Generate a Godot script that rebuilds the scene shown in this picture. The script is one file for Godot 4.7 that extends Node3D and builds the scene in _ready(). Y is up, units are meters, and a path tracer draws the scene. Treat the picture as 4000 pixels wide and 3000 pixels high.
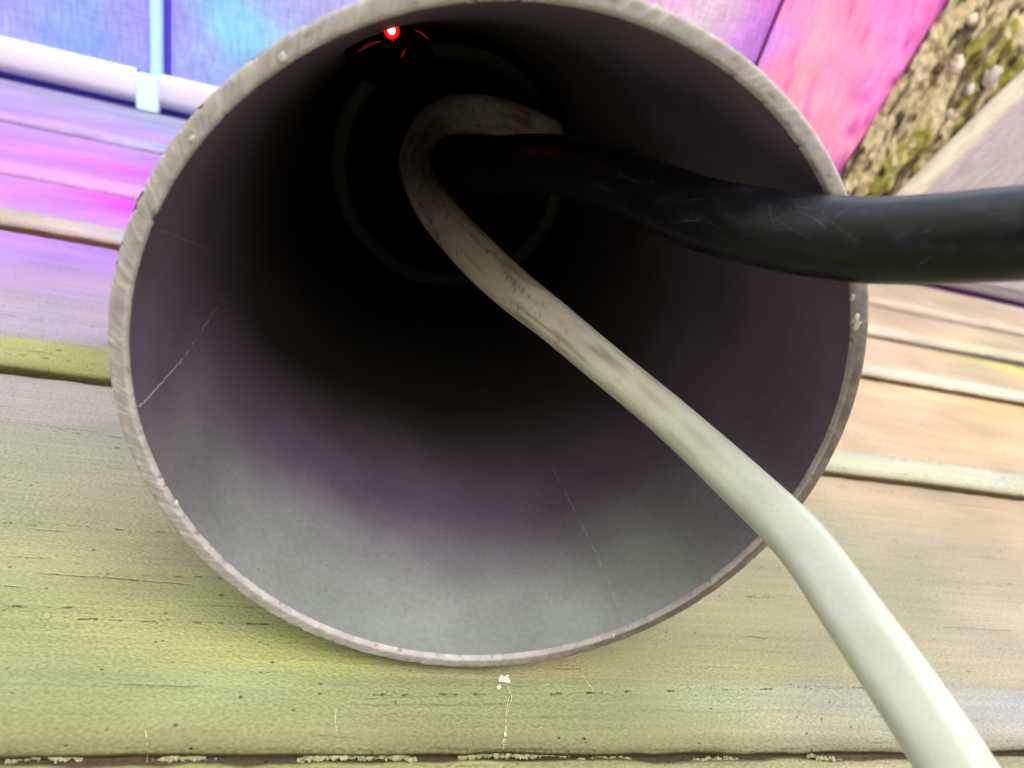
extends Node3D
# A grey plastic pipe runs down a painted weatherboard wall; the camera looks up into its open end from below.
# Lengths below are millimetres; mm() turns them into world metres. x runs along the wall, y up, z out from the wall.

const LIFT := 1.6
const PX := 23.3164
const PZ := 59.9998
const MOUTH := 79.1219
const TILT_X := -0.0513
const TILT_Z := 0.0175
const PITCH := 109.2419
const FIRST := 65.2186
const SOFFIT := 655.0
# lower edges of the boards from the one under the pipe mouth upwards
const EDGES := [65.2, 175.4, 289.5, 371.0, 489.5, 655.0]

# paint on the boards: x, y (mm on the wall) and colour there (linear), light worked in point by point
const FACE := [
	[-85.166, 168.218, 0.292, 0.264, 0.258],
	[-65.179, 157.363, 0.305, 0.271, 0.244],
	[-69.378, 133.701, 0.276, 0.278, 0.187],
	[-48.47, 126.203, 0.285, 0.262, 0.185],
	[-56.728, 106.022, 0.256, 0.273, 0.131],
	[-36.809, 105.48, 0.27, 0.243, 0.148],
	[-49.253, 89.658, 0.256, 0.279, 0.118],
	[-27.793, 89.978, 0.295, 0.299, 0.138],
	[-6.734, 85.668, 0.344, 0.36, 0.134],
	[2.239, 79.59, 0.332, 0.392, 0.122],
	[28.022, 79.413, 0.477, 0.413, 0.245],
	[69.78, 85.751, 0.286, 0.279, 0.137],
	[115.257, 112.569, 0.271, 0.246, 0.15],
	[166.671, 127.533, 0.289, 0.259, 0.178],
	[247.482, 157.753, 0.343, 0.267, 0.182],
	[130.078, 92.584, 0.291, 0.261, 0.169],
	[172.948, 97.959, 0.287, 0.259, 0.197],
	[81.959, 87.545, 0.275, 0.273, 0.15],
	[-135.854, 280.163, 0.366, 0.189, 0.583],
	[-108.438, 270.328, 0.352, 0.182, 0.569],
	[-116.598, 238.036, 0.323, 0.212, 0.403],
	[-96.389, 239.045, 0.311, 0.221, 0.368],
	[-103.485, 209.332, 0.285, 0.243, 0.305],
	[-82.735, 210.685, 0.305, 0.242, 0.322],
	[-171.452, 350.248, 0.419, 0.194, 0.599],
	[-145.438, 340.831, 0.456, 0.152, 0.602],
	[-132.474, 361.223, 0.514, 0.067, 0.617],
	[-119.046, 347.385, 0.544, 0.029, 0.623],
	[-144.571, 308.043, 0.409, 0.19, 0.593],
	[-232.797, 482.573, 0.361, 0.219, 0.621],
	[-194.974, 462, 0.388, 0.196, 0.614],
	[-185.531, 390.612, 0.441, 0.185, 0.607],
	[-155.219, 381.417, 0.46, 0.175, 0.609],
	[-140.67, 419.219, 0.495, 0.099, 0.594],
	[-161.751, 450.67, 0.384, 0.185, 0.618],
	[-303.329, 635.102, 0.339, 0.301, 0.533],
	[-265.164, 633.813, 0.335, 0.298, 0.553],
	[-204.625, 591.74, 0.333, 0.299, 0.602],
	[-186.924, 624.712, 0.318, 0.368, 0.527],
	[-258.319, 551.085, 0.368, 0.269, 0.616],
	[262.994, 235.457, 0.456, 0.316, 0.223],
	[318.49, 225.543, 0.435, 0.319, 0.197],
	[295.547, 284.13, 0.523, 0.389, 0.244],
	[377.459, 266.011, 0.499, 0.347, 0.181],
	[209.545, 196.496, 0.427, 0.32, 0.215],
	[263.63, 200.549, 0.415, 0.307, 0.2],
	[344.955, 337.242, 0.458, 0.316, 0.249],
	[415.291, 335.393, 0.411, 0.334, 0.225],
	[494.003, 370.448, 0.469, 0.427, 0.146],
	[451.115, 446.242, 0.426, 0.323, 0.256],
	[546.431, 437.846, 0.397, 0.348, 0.24],
	[563.181, 542.249, 0.415, 0.342, 0.262],
	[634.064, 520.766, 0.448, 0.36, 0.28],
	[865.923, 698.013, 0.628, 0.591, 0.558],
]
const NOSE := [  # lower edges of the boards, bead highlight included in the colour
	[-42.279, 74.445, 0.246, 0.305, 0.158],
	[-12.535, 75.145, 0.249, 0.334, 0.169],
	[27.58, 75.177, 0.277, 0.353, 0.199],
	[76.909, 77.368, 0.249, 0.31, 0.195],
	[112.333, 78.364, 0.303, 0.314, 0.262],
	[161.018, 79.779, 0.266, 0.296, 0.349],
	[-39.158, 67.238, 0.179, 0.167, 0.062],
	[-10.573, 66.659, 0.189, 0.177, 0.076],
	[27.247, 66.67, 0.22, 0.204, 0.094],
	[72.809, 66.684, 0.221, 0.209, 0.093],
	[105.35, 67.506, 0.275, 0.245, 0.162],
	[148.845, 67.587, 0.253, 0.229, 0.168],
	[27.365, 71.032, 0.24, 0.231, 0.111],
	[-40.479, 70.321, 0.194, 0.198, 0.077],
	[153.037, 72.353, 0.287, 0.277, 0.275],
	[-92.442, 185.218, 0.284, 0.283, 0.118],
	[-74.723, 182.771, 0.238, 0.231, 0.081],
	[-85.6, 180.169, 0.245, 0.244, 0.092],
	[-146.273, 296.44, 0.382, 0.306, 0.269],
	[-125.76, 292.869, 0.362, 0.309, 0.316],
	[-109.874, 293.19, 0.349, 0.292, 0.354],
	[-179.086, 375.756, 0.503, 0.224, 0.548],
	[-136.607, 373.048, 0.494, 0.223, 0.548],
	[-240.596, 500.43, 0.392, 0.246, 0.576],
	[-193.255, 492.156, 0.37, 0.258, 0.578],
	[-160.812, 497.704, 0.307, 0.31, 0.56],
	[208.05, 179.682, 0.378, 0.376, 0.288],
	[256.149, 180.041, 0.402, 0.4, 0.31],
	[219.002, 178.82, 0.394, 0.377, 0.289],
	[302.051, 295.435, 0.43, 0.406, 0.326],
	[392.036, 295.248, 0.467, 0.456, 0.378],
	[394.57, 392.726, 0.457, 0.393, 0.316],
	[482.928, 380.565, 0.469, 0.41, 0.316],
	[479.746, 493.555, 0.438, 0.365, 0.303],
	[607.392, 493.979, 0.464, 0.402, 0.322],
]
# paint on the underside of the eave: x, z and colour, making up for the light point by point
const SOFFIT_PAINT := [
	[-320.973, 50.852, 0.377, 0.37, 0.88],
	[-301.272, 49.054, 0.33, 0.392, 0.88],
	[-281.135, 47.217, 0.233, 0.367, 0.88],
	[-252.651, 64.791, 0.291, 0.419, 0.88],
	[-253.809, 39.881, 0.201, 0.344, 0.88],
	[-231.877, 59.568, 0.316, 0.327, 0.88],
	[-213.976, 64.056, 0.344, 0.332, 0.807],
	[-228.992, 35.085, 0.293, 0.324, 0.88],
	[-192.29, 76.577, 0.351, 0.326, 0.88],
	[-173.889, 66.909, 0.323, 0.407, 0.88],
	[-148.01, 76.984, 0.238, 0.625, 0.88],
	[-130.026, 95.869, 0.234, 0.585, 0.88],
	[-111.333, 100.607, 0.349, 0.439, 0.88],
	[-89.283, 113.342, 0.42, 0.411, 0.818],
	[236.65, 198.444, 0.64, 0.381, 0.704],
	[271.386, 197.604, 0.534, 0.435, 0.574],
	[300.188, 200.951, 0.594, 0.392, 0.646],
	[332.954, 197.144, 0.486, 0.211, 0.718],
	[323.983, 182.634, 0.51, 0.248, 0.759],
	[361.65, 224.466, 0.827, 0.236, 0.536],
	[386.052, 176.749, 0.88, 0.255, 0.486],
	[440.006, 211.3, 0.88, 0.286, 0.565],
	[440.862, 158.88, 0.88, 0.29, 0.51],
	[485.53, 231.048, 0.872, 0.226, 0.62],
	[484.554, 259.796, 0.79, 0.192, 0.551],
	[477.505, 125.142, 0.88, 0.295, 0.514],
	[488.045, 179.119, 0.841, 0.215, 0.597],
]
# cables: centre x, y, z and width
const WHITE_PATH := [
	[51.876, 349.381, 71.738, 14.675],
	[56.993, 245.61, 85.985, 12.192],
	[42.375, 225.412, 90.347, 11.313],
	[24.82, 213.093, 90.355, 11.681],
	[12.673, 201.793, 86.208, 10.201],
	[7.834, 183.211, 78.508, 8.414],
	[9.209, 169.353, 74.575, 8.645],
	[13.534, 151.63, 71.491, 9.277],
	[21.279, 130.763, 68.657, 9.236],
	[28.261, 118.452, 66.384, 8.685],
	[35.052, 108.281, 64.833, 7.883],
	[42.33, 96.655, 62.949, 7.305],
	[51.739, 83.475, 60.305, 7.092],
	[58.901, 69.998, 58.107, 7.464],
	[62.786, 59.13, 56.981, 7.48],
	[64.491, 47.29, 54.978, 7.631],
	[67.057, 35.8, 51.852, 7.782],
	[68.922, 29.329, 49.156, 7.827],
	[71.228, 19.7, 44.992, 8.005],
]
const BLACK_PATH := [
	[14.333, 355.358, 62.45, 22.013],
	[12.752, 247.172, 64.004, 16.547],
	[15.187, 202.938, 69.073, 14.164],
	[19.493, 163.656, 78.219, 12.179],
	[23.323, 145.074, 84.719, 12.659],
	[31.858, 125.935, 90.45, 11.304],
	[39.82, 110.555, 91.83, 10.86],
	[47.188, 92.506, 92.135, 10.928],
	[52.194, 81.432, 93.55, 10.827],
	[58.18, 71.654, 95.813, 10.673],
	[63.617, 65.706, 98.519, 10.673],
	[69.826, 59.989, 102.127, 10.688],
	[76.645, 56.168, 105.264, 10.677],
	[90.24, 51.795, 111.137, 10.673],
]

var wood_color: ImageTexture
var wood_height: ImageTexture
var plastic_color: ImageTexture
var plastic_height: ImageTexture
var jacket_color: ImageTexture
var fibre_color: ImageTexture
var fibre_height: ImageTexture
var scuff_color: ImageTexture
var soft := FastNoiseLite.new()
var rng := RandomNumberGenerator.new()
var used := {}


func mm(x: float, y: float, z: float) -> Vector3:
	return Vector3(x * 0.001, LIFT + y * 0.001, z * 0.001)


func numbered(called: String) -> String:
	var n: int = used.get(called, 0)
	used[called] = n + 1
	return called if n == 0 else "%s_%03d" % [called, n]


func thing(called: String, label: String, category: String, group := "") -> Node3D:
	var o := Node3D.new()
	o.name = numbered(called)
	add_child(o, true)
	o.set_meta("label", label)
	o.set_meta("category", category)
	if group:
		o.set_meta("group", group)
	return o


func part(called: String, mesh: Mesh, m: Material, parent: Node, label := "") -> MeshInstance3D:
	var o := MeshInstance3D.new()
	var n := 0
	o.name = called
	while parent.has_node(NodePath(String(o.name))):
		n += 1
		o.name = "%s_%03d" % [called, n]
	o.mesh = mesh
	o.material_override = m
	if label:
		o.set_meta("label", label)
	parent.add_child(o, true)
	return o


func tag(o: Node, label: String, category: String, group := "") -> void:
	o.set_meta("label", label)
	o.set_meta("category", category)
	if group:
		o.set_meta("group", group)


# ---------- meshes ----------

# nu x nv points from a function of (i, j) that gives [position, colour, uv]
func sheet(nu: int, nv: int, at: Callable, flip := false) -> ArrayMesh:
	var st := SurfaceTool.new()
	st.begin(Mesh.PRIMITIVE_TRIANGLES)
	for j in nv:
		for i in nu:
			var p: Array = at.call(i, j)
			st.set_color(p[1])
			st.set_uv(p[2])
			st.add_vertex(p[0])
	for j in nv - 1:
		for i in nu - 1:
			var a := j * nu + i
			var q := [a, a + 1, a + nu, a + 1, a + nu + 1, a + nu]
			if flip:
				q = [a, a + nu, a + 1, a + 1, a + nu, a + nu + 1]
			for k in q:
				st.add_index(k)
	st.generate_normals()
	return st.commit()


func box(lo: Vector3, hi: Vector3, bevel := 0.0) -> ArrayMesh:
	# corners in mm; a chamfered box
	var a := mm(lo.x, lo.y, lo.z)
	var b := mm(hi.x, hi.y, hi.z)
	var c := bevel * 0.001
	var st := SurfaceTool.new()
	st.begin(Mesh.PRIMITIVE_TRIANGLES)
	st.set_smooth_group(-1)
	var mid := (a + b) / 2
	var e := (b - a) / 2
	var quads := []
	for ax in 3:
		for s in [-1.0, 1.0]:
			var u := (ax + 1) % 3
			var w := (ax + 2) % 3
			var q := []
			for d in [[-1, -1], [1, -1], [1, 1], [-1, 1]]:
				var v := Vector3.ZERO
				v[ax] = s * e[ax]
				v[u] = d[0] * (e[u] - c)
				v[w] = d[1] * (e[w] - c)
				q.append(v)
			quads.append(q)
	if c > 0:
		for ax in 3:
			var u := (ax + 1) % 3
			var w := (ax + 2) % 3
			for su in [-1.0, 1.0]:
				for sw in [-1.0, 1.0]:
					var q := []
					for t in [[-1, 0], [1, 0], [1, 1], [-1, 1]]:
						var v := Vector3.ZERO
						v[ax] = t[0] * (e[ax] - c)
						v[u] = su * (e[u] - (c if t[1] else 0.0))
						v[w] = sw * (e[w] - (0.0 if t[1] else c))
						q.append(v)
					quads.append(q)
		for sx in [-1.0, 1.0]:
			for sy in [-1.0, 1.0]:
				for sz in [-1.0, 1.0]:
					quads.append([Vector3(sx * e.x, sy * (e.y - c), sz * (e.z - c)), Vector3(sx * (e.x - c), sy * e.y, sz * (e.z - c)), Vector3(sx * (e.x - c), sy * (e.y - c), sz * e.z)])
	for q in quads:
		var n: Vector3 = (q[1] - q[0]).cross(q[2] - q[0])
		var centre := Vector3.ZERO
		for v in q:
			centre += v
		var order := range(q.size())
		if n.dot(centre) > 0:
			order.reverse()
		for k in range(1, q.size() - 1):
			for m in [order[0], order[k], order[k + 1]]:
				st.set_color(Color.WHITE)
				st.set_uv(Vector2(q[m].x + q[m].y, q[m].z + q[m].y) * 3.0)
				st.add_vertex(mid + q[m])
	st.generate_normals()
	return st.commit()


func smooth_path(points: Array, count: int) -> Array:
	# Catmull-Rom through rows of numbers
	var out := []
	var n := points.size()
	for s in count:
		var t := float(s) / (count - 1) * (n - 1)
		var k := mini(int(t), n - 2)
		var u := t - k
		var r := []
		for c in points[0].size():
			var p0: float = points[maxi(k - 1, 0)][c]
			var p1: float = points[k][c]
			var p2: float = points[k + 1][c]
			var p3: float = points[mini(k + 2, n - 1)][c]
			r.append(0.5 * (2 * p1 + (p2 - p0) * u + (2 * p0 - 5 * p1 + 4 * p2 - p3) * u * u + (3 * p1 - p0 - 3 * p2 + p3) * u * u * u))
		out.append(r)
	return out


# a tube through rows [x, y, z, width]; thick: its thickness across (0 = round); wide_to: the way that its broad face looks
func tube(points: Array, count: int, around: int, thick: float, face: Vector3, paint: Callable, power := 1.0) -> ArrayMesh:
	var rows := smooth_path(points, count)
	var centre := []
	for r in rows:
		centre.append(Vector3(r[0], r[1], r[2]))
	var run := 0.0
	var along := [0.0]
	for k in range(1, count):
		run += centre[k].distance_to(centre[k - 1])
		along.append(run)
	return sheet(around + 1, count, func(i: int, j: int):
		var t: Vector3 = (centre[mini(j + 1, count - 1)] - centre[maxi(j - 1, 0)]).normalized()
		var side := t.cross(face - centre[j]).normalized()
		var out := side.cross(t).normalized()
		var a := TAU * i / around
		var w: float = rows[j][3] / 2
		var h := thick / 2 if thick > 0 else w
		var ca := cos(a)
		var sa := sin(a)
		var p: Vector3 = centre[j] + side * w * signf(ca) * pow(absf(ca), power) + out * h * signf(sa) * pow(absf(sa), power)
		return [mm(p.x, p.y, p.z), paint.call(a, along[j], p), Vector2(float(i) / around, along[j] / 60.0)])


# ---------- colours ----------

func blend(list: Array, x: float, y: float, sharp := 3.0) -> Color:
	var r := 0.0
	var g := 0.0
	var b := 0.0
	var total := 0.0
	for p in list:
		var dx: float = p[0] - x
		var dy: float = p[1] - y
		var w := 1.0 / pow(dx * dx * 0.3 + dy * dy + 60.0, sharp / 2)
		r += p[2] * w
		g += p[3] * w
		b += p[4] * w
		total += w
	return Color(r / total, g / total, b / total)


func scaled(c: Color, k: float) -> Color:
	return Color(c.r * k, c.g * k, c.b * k)


func noise(x: float, y: float, z := 0.0) -> float:
	return soft.get_noise_3d(x, y, z)


# ---------- textures ----------

func grey(w: int, h: int, frequency: float, octaves: int, number: int) -> PackedByteArray:
	var n := FastNoiseLite.new()
	n.noise_type = FastNoiseLite.TYPE_SIMPLEX_SMOOTH
	n.frequency = frequency
	n.fractal_octaves = octaves
	n.seed = number
	var im := n.get_seamless_image(w, h)
	im.convert(Image.FORMAT_L8)
	return im.get_data()


func spread(w: int, h: int, frequency: float, octaves: int, number: int, tw: int, th: int) -> PackedByteArray:
	var im := Image.create_from_data(w, h, false, Image.FORMAT_L8, grey(w, h, frequency, octaves, number))
	im.resize(tw, th, Image.INTERPOLATE_CUBIC)
	return im.get_data()


func texture(w: int, h: int, format: int, data: PackedByteArray) -> ImageTexture:
	return ImageTexture.create_from_image(Image.create_from_data(w, h, false, format, data))


func make_wood() -> void:
	var w := 2048
	var h := 1024
	var streak := spread(64, 1024, 0.11, 4, 3, w, h)
	var fine := spread(1024, 1024, 0.34, 3, 5, w, h)
	var cloud := spread(128, 128, 0.03, 3, 7, w, h)
	var dark := PackedFloat32Array()
	dark.resize(w * h)
	var high := PackedFloat32Array()
	high.resize(w * h)
	# long broken cracks: short dark splits strung along one line of the grain
	for k in 26:
		var x := rng.randf() * w
		var y := rng.randf() * h
		var phase := rng.randf() * 50.0
		for s in int(rng.randf_range(260, 900)):
			y += 0.035 + rng.randfn() * 0.16
			var v := smoothstep(0.02, 0.35, noise(s * 0.045, phase) + 0.35 * noise(s * 0.3, phase, 3.0)) * (0.5 + 0.5 * rng.randf())
			if v > 0.02:
				for d in range(-3, 4):
					var at := (posmod(int(y) + d, h)) * w + posmod(int(x + s), w)
					dark[at] = maxf(dark[at], 0.95 * v * exp(-pow((d - fmod(y, 1.0)) / (0.5 + 0.55 * v), 2)))
					if d == 3:
						high[at] = maxf(high[at], 0.7 * v)
			if rng.randf() < 0.03:
				for q in 14:
					var at := posmod(int(y + rng.randfn() * 5.0), h) * w + posmod(int(x + s + rng.randfn() * 7.0), w)
					dark[at] = maxf(dark[at], rng.randf() * 0.7)
	# fine checks in the paint along the grain
	for k in 420:
		var x := rng.randf() * w
		var y := rng.randf() * h
		if rng.randf() < 0.5:
			y = fmod(h * (0.15 + 0.2 * floorf(rng.randf() * 5)) + rng.randfn() * 26.0 + h, h)
		var length := rng.randf_range(8, 50) if rng.randf() < 0.8 else rng.randf_range(60, 240)
		var deep := 0.10 + 0.8 * pow(rng.randf(), 2.4)
		var slope := rng.randf_range(-0.02, 0.02)
		var wide := rng.randf_range(0.42, 0.75)
		for s in int(length):
			y += slope + rng.randfn() * 0.14
			var fade := minf(1.0, minf(s, length - s) / 12.0) * deep * (0.35 if rng.randf() < 0.2 else 1.0)
			for d in range(-3, 5):
				var xx := int(x + s) % w
				var yy := (int(y) + d + h) % h
				var v := fade * exp(-pow((d - fmod(y, 1.0)) / wide, 2))
				dark[yy * w + xx] = maxf(dark[yy * w + xx], v)
				if d > 1:
					high[yy * w + xx] = maxf(high[yy * w + xx], fade * 0.9 * (1.0 - (d - 2) * 0.3))
	# specks of dirt and mould
	for k in 1100:
		var x := rng.randi() % w
		var y := rng.randi() % h
		var r := rng.randf_range(0.4, 1.05) if rng.randf() < 0.97 else rng.randf_range(1.6, 2.6)
		var deep := rng.randf_range(0.3, 1.0)
		for dy in range(-5, 6):
			for dx in range(-6, 7):
				var v := deep * exp(-pow((dx * dx * 0.35 + dy * dy) / (r * r), 1.5))
				var at := ((y + dy + h) % h) * w + (x + dx + w) % w
				dark[at] = maxf(dark[at], v)
	# loose pale crumbs
	for k in 260:
		var x := rng.randi() % w
		var y := rng.randi() % h
		var r := rng.randf_range(0.8, 2.0)
		for dy in range(-3, 4):
			for dx in range(-4, 5):
				var v := exp(-(dx * dx * 0.5 + dy * dy) / (r * r))
				var at := ((y + dy + h) % h) * w + (x + dx + w) % w
				high[at] = maxf(high[at], v * 0.8)
	var color := PackedByteArray()
	color.resize(w * h * 3)
	var relief := PackedByteArray()
	relief.resize(w * h)
	for k in w * h:
		var s := (streak[k] - 128) / 128.0
		var f := (fine[k] - 128) / 128.0
		var c := (cloud[k] - 128) / 128.0
		var d := dark[k]
		var v := (0.88 + 0.05 * s + 0.13 * f + 0.07 * c + 0.14 * high[k]) * (1.0 - 0.86 * d)  # high also brightens the lips of cracks, as painted highlights
		color[k * 3] = clampi(int(255 * (v + 0.01 * c)), 0, 255)
		color[k * 3 + 1] = clampi(int(255 * (v - 0.01 * c - 0.015 * d)), 0, 255)
		color[k * 3 + 2] = clampi(int(255 * (v - 0.02 * s - 0.03 * d)), 0, 255)
		relief[k] = clampi(int(255 * (0.55 + 0.12 * s + 0.24 * f + 0.25 * high[k] - 0.5 * d)), 0, 255)
	wood_color = texture(w, h, Image.FORMAT_RGB8, color)
	wood_height = texture(w, h, Image.FORMAT_L8, relief)


func make_plastic() -> void:
	var w := 1024
	var fine := spread(512, 512, 0.12, 3, 15, w, w)
	var cloud := spread(128, 128, 0.03, 3, 17, w, w)
	var mark := PackedFloat32Array()
	mark.resize(w * w)
	for k in 60:
		var x := rng.randf() * w
		var y := rng.randf() * w
		var a := rng.randf() * TAU
		var long := rng.randf_range(4, 26)
		var strong := rng.randf_range(-0.3, 0.35)
		for s in int(long):
			var at := (int(y + sin(a) * s + w) % w) * w + int(x + cos(a) * s + w) % w
			mark[at] = strong
	for k in 60:
		var x := rng.randi() % w
		var y := rng.randi() % w
		var r := rng.randf_range(0.6, 1.8)
		var strong := rng.randf_range(-0.55, -0.1)
		for dy in range(-5, 6):
			for dx in range(-5, 6):
				var at := ((y + dy + w) % w) * w + (x + dx + w) % w
				mark[at] = minf(mark[at], strong * exp(-(dx * dx + dy * dy) / (r * r)))
	var color := PackedByteArray()
	color.resize(w * w * 3)
	var relief := PackedByteArray()
	relief.resize(w * w)
	for k in w * w:
		var f := (fine[k] - 128) / 128.0
		var c := (cloud[k] - 128) / 128.0
		var v := 0.9 + 0.04 * f + 0.07 * c + mark[k]
		for b in 3:
			color[k * 3 + b] = clampi(int(255 * v), 0, 255)
		relief[k] = clampi(int(255 * (0.5 + 0.2 * f + 0.1 * c + 0.3 * mark[k])), 0, 255)
	plastic_color = texture(w, w, Image.FORMAT_RGB8, color)
	var clean := PackedByteArray()
	clean.resize(w * w)
	for k in w * w:
		clean[k] = clampi(int(240 + (fine[k] - 128) * 0.05 + (cloud[k] - 128) * 0.1), 0, 255)
	jacket_color = texture(w, w, Image.FORMAT_L8, clean)
	plastic_height = texture(w, w, Image.FORMAT_L8, relief)


func make_fibre() -> void:
	# coarse pressed-fibre sheet: short streaks crossing each other
	var w := 1024
	var one := spread(1024, 128, 0.09, 3, 25, w, w)
	var two := spread(128, 1024, 0.09, 3, 27, w, w)
	var cloud := spread(256, 256, 0.03, 4, 29, w, w)
	var color := PackedByteArray()
	color.resize(w * w * 3)
	var relief := PackedByteArray()
	relief.resize(w * w)
	for k in w * w:
		var a := (one[k] - 128) / 128.0
		var b := (two[k] - 128) / 128.0
		var c := (cloud[k] - 128) / 128.0
		var v := 0.90 + 0.09 * a + 0.05 * b + 0.06 * c
		for n in 3:
			color[k * 3 + n] = clampi(int(255 * v), 0, 255)
		relief[k] = clampi(int(255 * (0.5 + 0.25 * a + 0.15 * b + 0.1 * c)), 0, 255)
	fibre_color = texture(w, w, Image.FORMAT_RGB8, color)
	fibre_height = texture(w, w, Image.FORMAT_L8, relief)


func make_scuffs() -> void:
	# black cable jacket: grey scuffs and hair scratches
	var w := 1024
	var cloud := spread(256, 256, 0.04, 4, 37, w, w)
	var fine := spread(512, 512, 0.15, 2, 39, w, w)
	var mark := PackedFloat32Array()
	mark.resize(w * w)
	for k in 520:
		var x := rng.randf() * w
		var y := rng.randf() * w
		var a := rng.randfn() * 0.5 + (PI / 2 if rng.randf() < 0.5 else 0.6)
		var strong := rng.randf_range(0.04, 0.35) * (1.0 if rng.randf() < 0.35 else 0.4)
		for s in int(rng.randf_range(15, 120)):
			a += rng.randfn() * 0.03
			x += cos(a)
			y += sin(a)
			var at := (posmod(int(y), w)) * w + posmod(int(x), w)
			var how := 0.65 * strong * rng.randf_range(0.3, 1.0)
			mark[at] = maxf(mark[at], how)
			mark[(at + 1) % (w * w)] = maxf(mark[(at + 1) % (w * w)], how * 0.6)
	var color := PackedByteArray()
	color.resize(w * w * 3)
	for k in w * w:
		var c := (cloud[k] - 128) / 128.0
		var f := (fine[k] - 128) / 128.0
		var v := 0.045 + 0.08 * maxf(c, 0.0) + 0.015 * f + 1.8 * mark[k]
		color[k * 3] = clampi(int(255 * v), 0, 255)
		color[k * 3 + 1] = clampi(int(255 * (v * 0.98)), 0, 255)
		color[k * 3 + 2] = clampi(int(255 * (v * 1.35)), 0, 255)
	scuff_color = texture(w, w, Image.FORMAT_RGB8, color)


func painted(called: String, rough: float, color_map: Texture2D = null, relief: Texture2D = null, depth := 0.0, specular := 0.4) -> StandardMaterial3D:
	var m := StandardMaterial3D.new()
	m.resource_name = called
	m.vertex_color_use_as_albedo = true
	m.roughness = rough
	m.metallic_specular = specular
	if color_map:
		m.albedo_texture = color_map
	if relief:
		m.heightmap_enabled = true
		m.heightmap_texture = relief
		m.heightmap_scale = depth
	return m


func plain(called: String, c: Color, rough: float, specular := 0.4) -> StandardMaterial3D:
	var m := StandardMaterial3D.new()
	m.resource_name = called
	m.albedo_color = c.linear_to_srgb()
	m.roughness = rough
	m.metallic_specular = specular
	return m


# ---------- scene ----------

func _ready() -> void:
	var cam := Camera3D.new()
	cam.name = "camera"
	var eye := CameraAttributesPhysical.new()
	eye.frustum_focal_length = 19.52
	eye.frustum_focus_distance = 0.118
	eye.exposure_aperture = 19.0
	cam.attributes = eye
	cam.fov = 63.16
	cam.near = 0.005
	cam.far = 500.0
	cam.transform = Transform3D(Basis(Vector3(0.959343, -0.152730, 0.237350), Vector3(-0.140232, 0.471869, 0.870445), Vector3(-0.244941, -0.868339, 0.431267)), mm(0, 0, 103.9964))
	add_child(cam)
	cam.fov = 63.16
	cam.current = true

	var around := WorldEnvironment.new()
	around.name = "world_environment"
	var env := Environment.new()
	env.background_mode = Environment.BG_SKY
	var sky_look := ProceduralSkyMaterial.new()
	sky_look.sky_top_color = Color(0.60, 0.65, 0.70)
	sky_look.sky_horizon_color = Color(0.84, 0.84, 0.83)
	sky_look.ground_bottom_color = Color(0.5, 0.5, 0.48)
	sky_look.ground_horizon_color = Color(0.7, 0.7, 0.68)
	sky_look.sun_angle_max = 8.0
	env.sky = Sky.new()
	env.sky.sky_material = sky_look
	env.background_energy_multiplier = 0.55
	env.tonemap_mode = Environment.TONE_MAPPER_LINEAR
	env.tonemap_exposure = 12.5
	env.sdfgi_enabled = true
	env.ssao_enabled = true
	env.ssil_enabled = true
	around.environment = env
	add_child(around)

	var sun := DirectionalLight3D.new()
	sun.name = "sun"
	sun.light_energy = 1.6
	sun.light_color = Color(1.0, 0.965, 0.935)
	sun.light_angular_distance = 0.5
	sun.shadow_enabled = true
	sun.basis = Basis.looking_at(-Vector3(-0.45, 0.88, -0.10), Vector3.FORWARD)
	add_child(sun)

	rng.seed = 20
	soft.seed = 11
	soft.frequency = 1.0
	soft.fractal_octaves = 3
	make_wood()
	make_plastic()
	make_fibre()
	make_scuffs()

	build_ground()
	build_wall()
	build_eave()
	build_moss()
	build_edge_sheet()
	build_pipe()
	build_cables()
	build_indicator()
	build_webs()


func build_ground() -> void:
	var m := plain("pale_concrete", Color(0.69, 0.675, 0.67), 0.9)
	var n := NoiseTexture2D.new()
	n.width = 512
	n.height = 512
	n.seamless = true
	var f := FastNoiseLite.new()
	f.frequency = 0.02
	f.seed = 4
	n.noise = f
	var ramp := Gradient.new()
	ramp.colors = PackedColorArray([Color(0.82, 0.82, 0.82), Color.WHITE])
	ramp.offsets = PackedFloat32Array([0.2, 0.8])
	n.color_ramp = ramp
	m.albedo_texture = n
	m.uv1_triplanar = true
	m.uv1_world_triplanar = true
	m.uv1_scale = Vector3.ONE * 0.7
	var path := part("added_paving", box(Vector3(-1300, -1640, 1950), Vector3(3200, -1570, 15000), 10), m, self)  # unseen yard, added and sized to bounce sunlight into the pipe
	path.set_meta("kind", "structure")
	path.set_meta("label", "unseen pale concrete yard added in front of the wall to bounce light into the pipe")
	var turf: StandardMaterial3D = m.duplicate()
	turf.albedo_color = Color(0.06, 0.065, 0.035).linear_to_srgb()  # unseen ground, kept dark so little light bounces into the pipe
	var plane := PlaneMesh.new()
	plane.size = Vector2(400, 400)
	var g := part("ground", plane, turf, self)
	g.set_meta("kind", "structure")
	g.set_meta("label", "unseen dark grassy ground round the wall and the path, kept dark to limit bounce")
	var added_soil := part("added_soil", box(Vector3(-3000, -1640, -10), Vector3(3000, -1575, 620), 12), plain("added_dark_soil", Color(0.05, 0.04, 0.03), 1.0), self)  # unseen dark strip, added to keep light from the deep bore
	added_soil.set_meta("kind", "structure")
	added_soil.set_meta("label", "unseen strip of dark soil along the foot of the wall")


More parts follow.
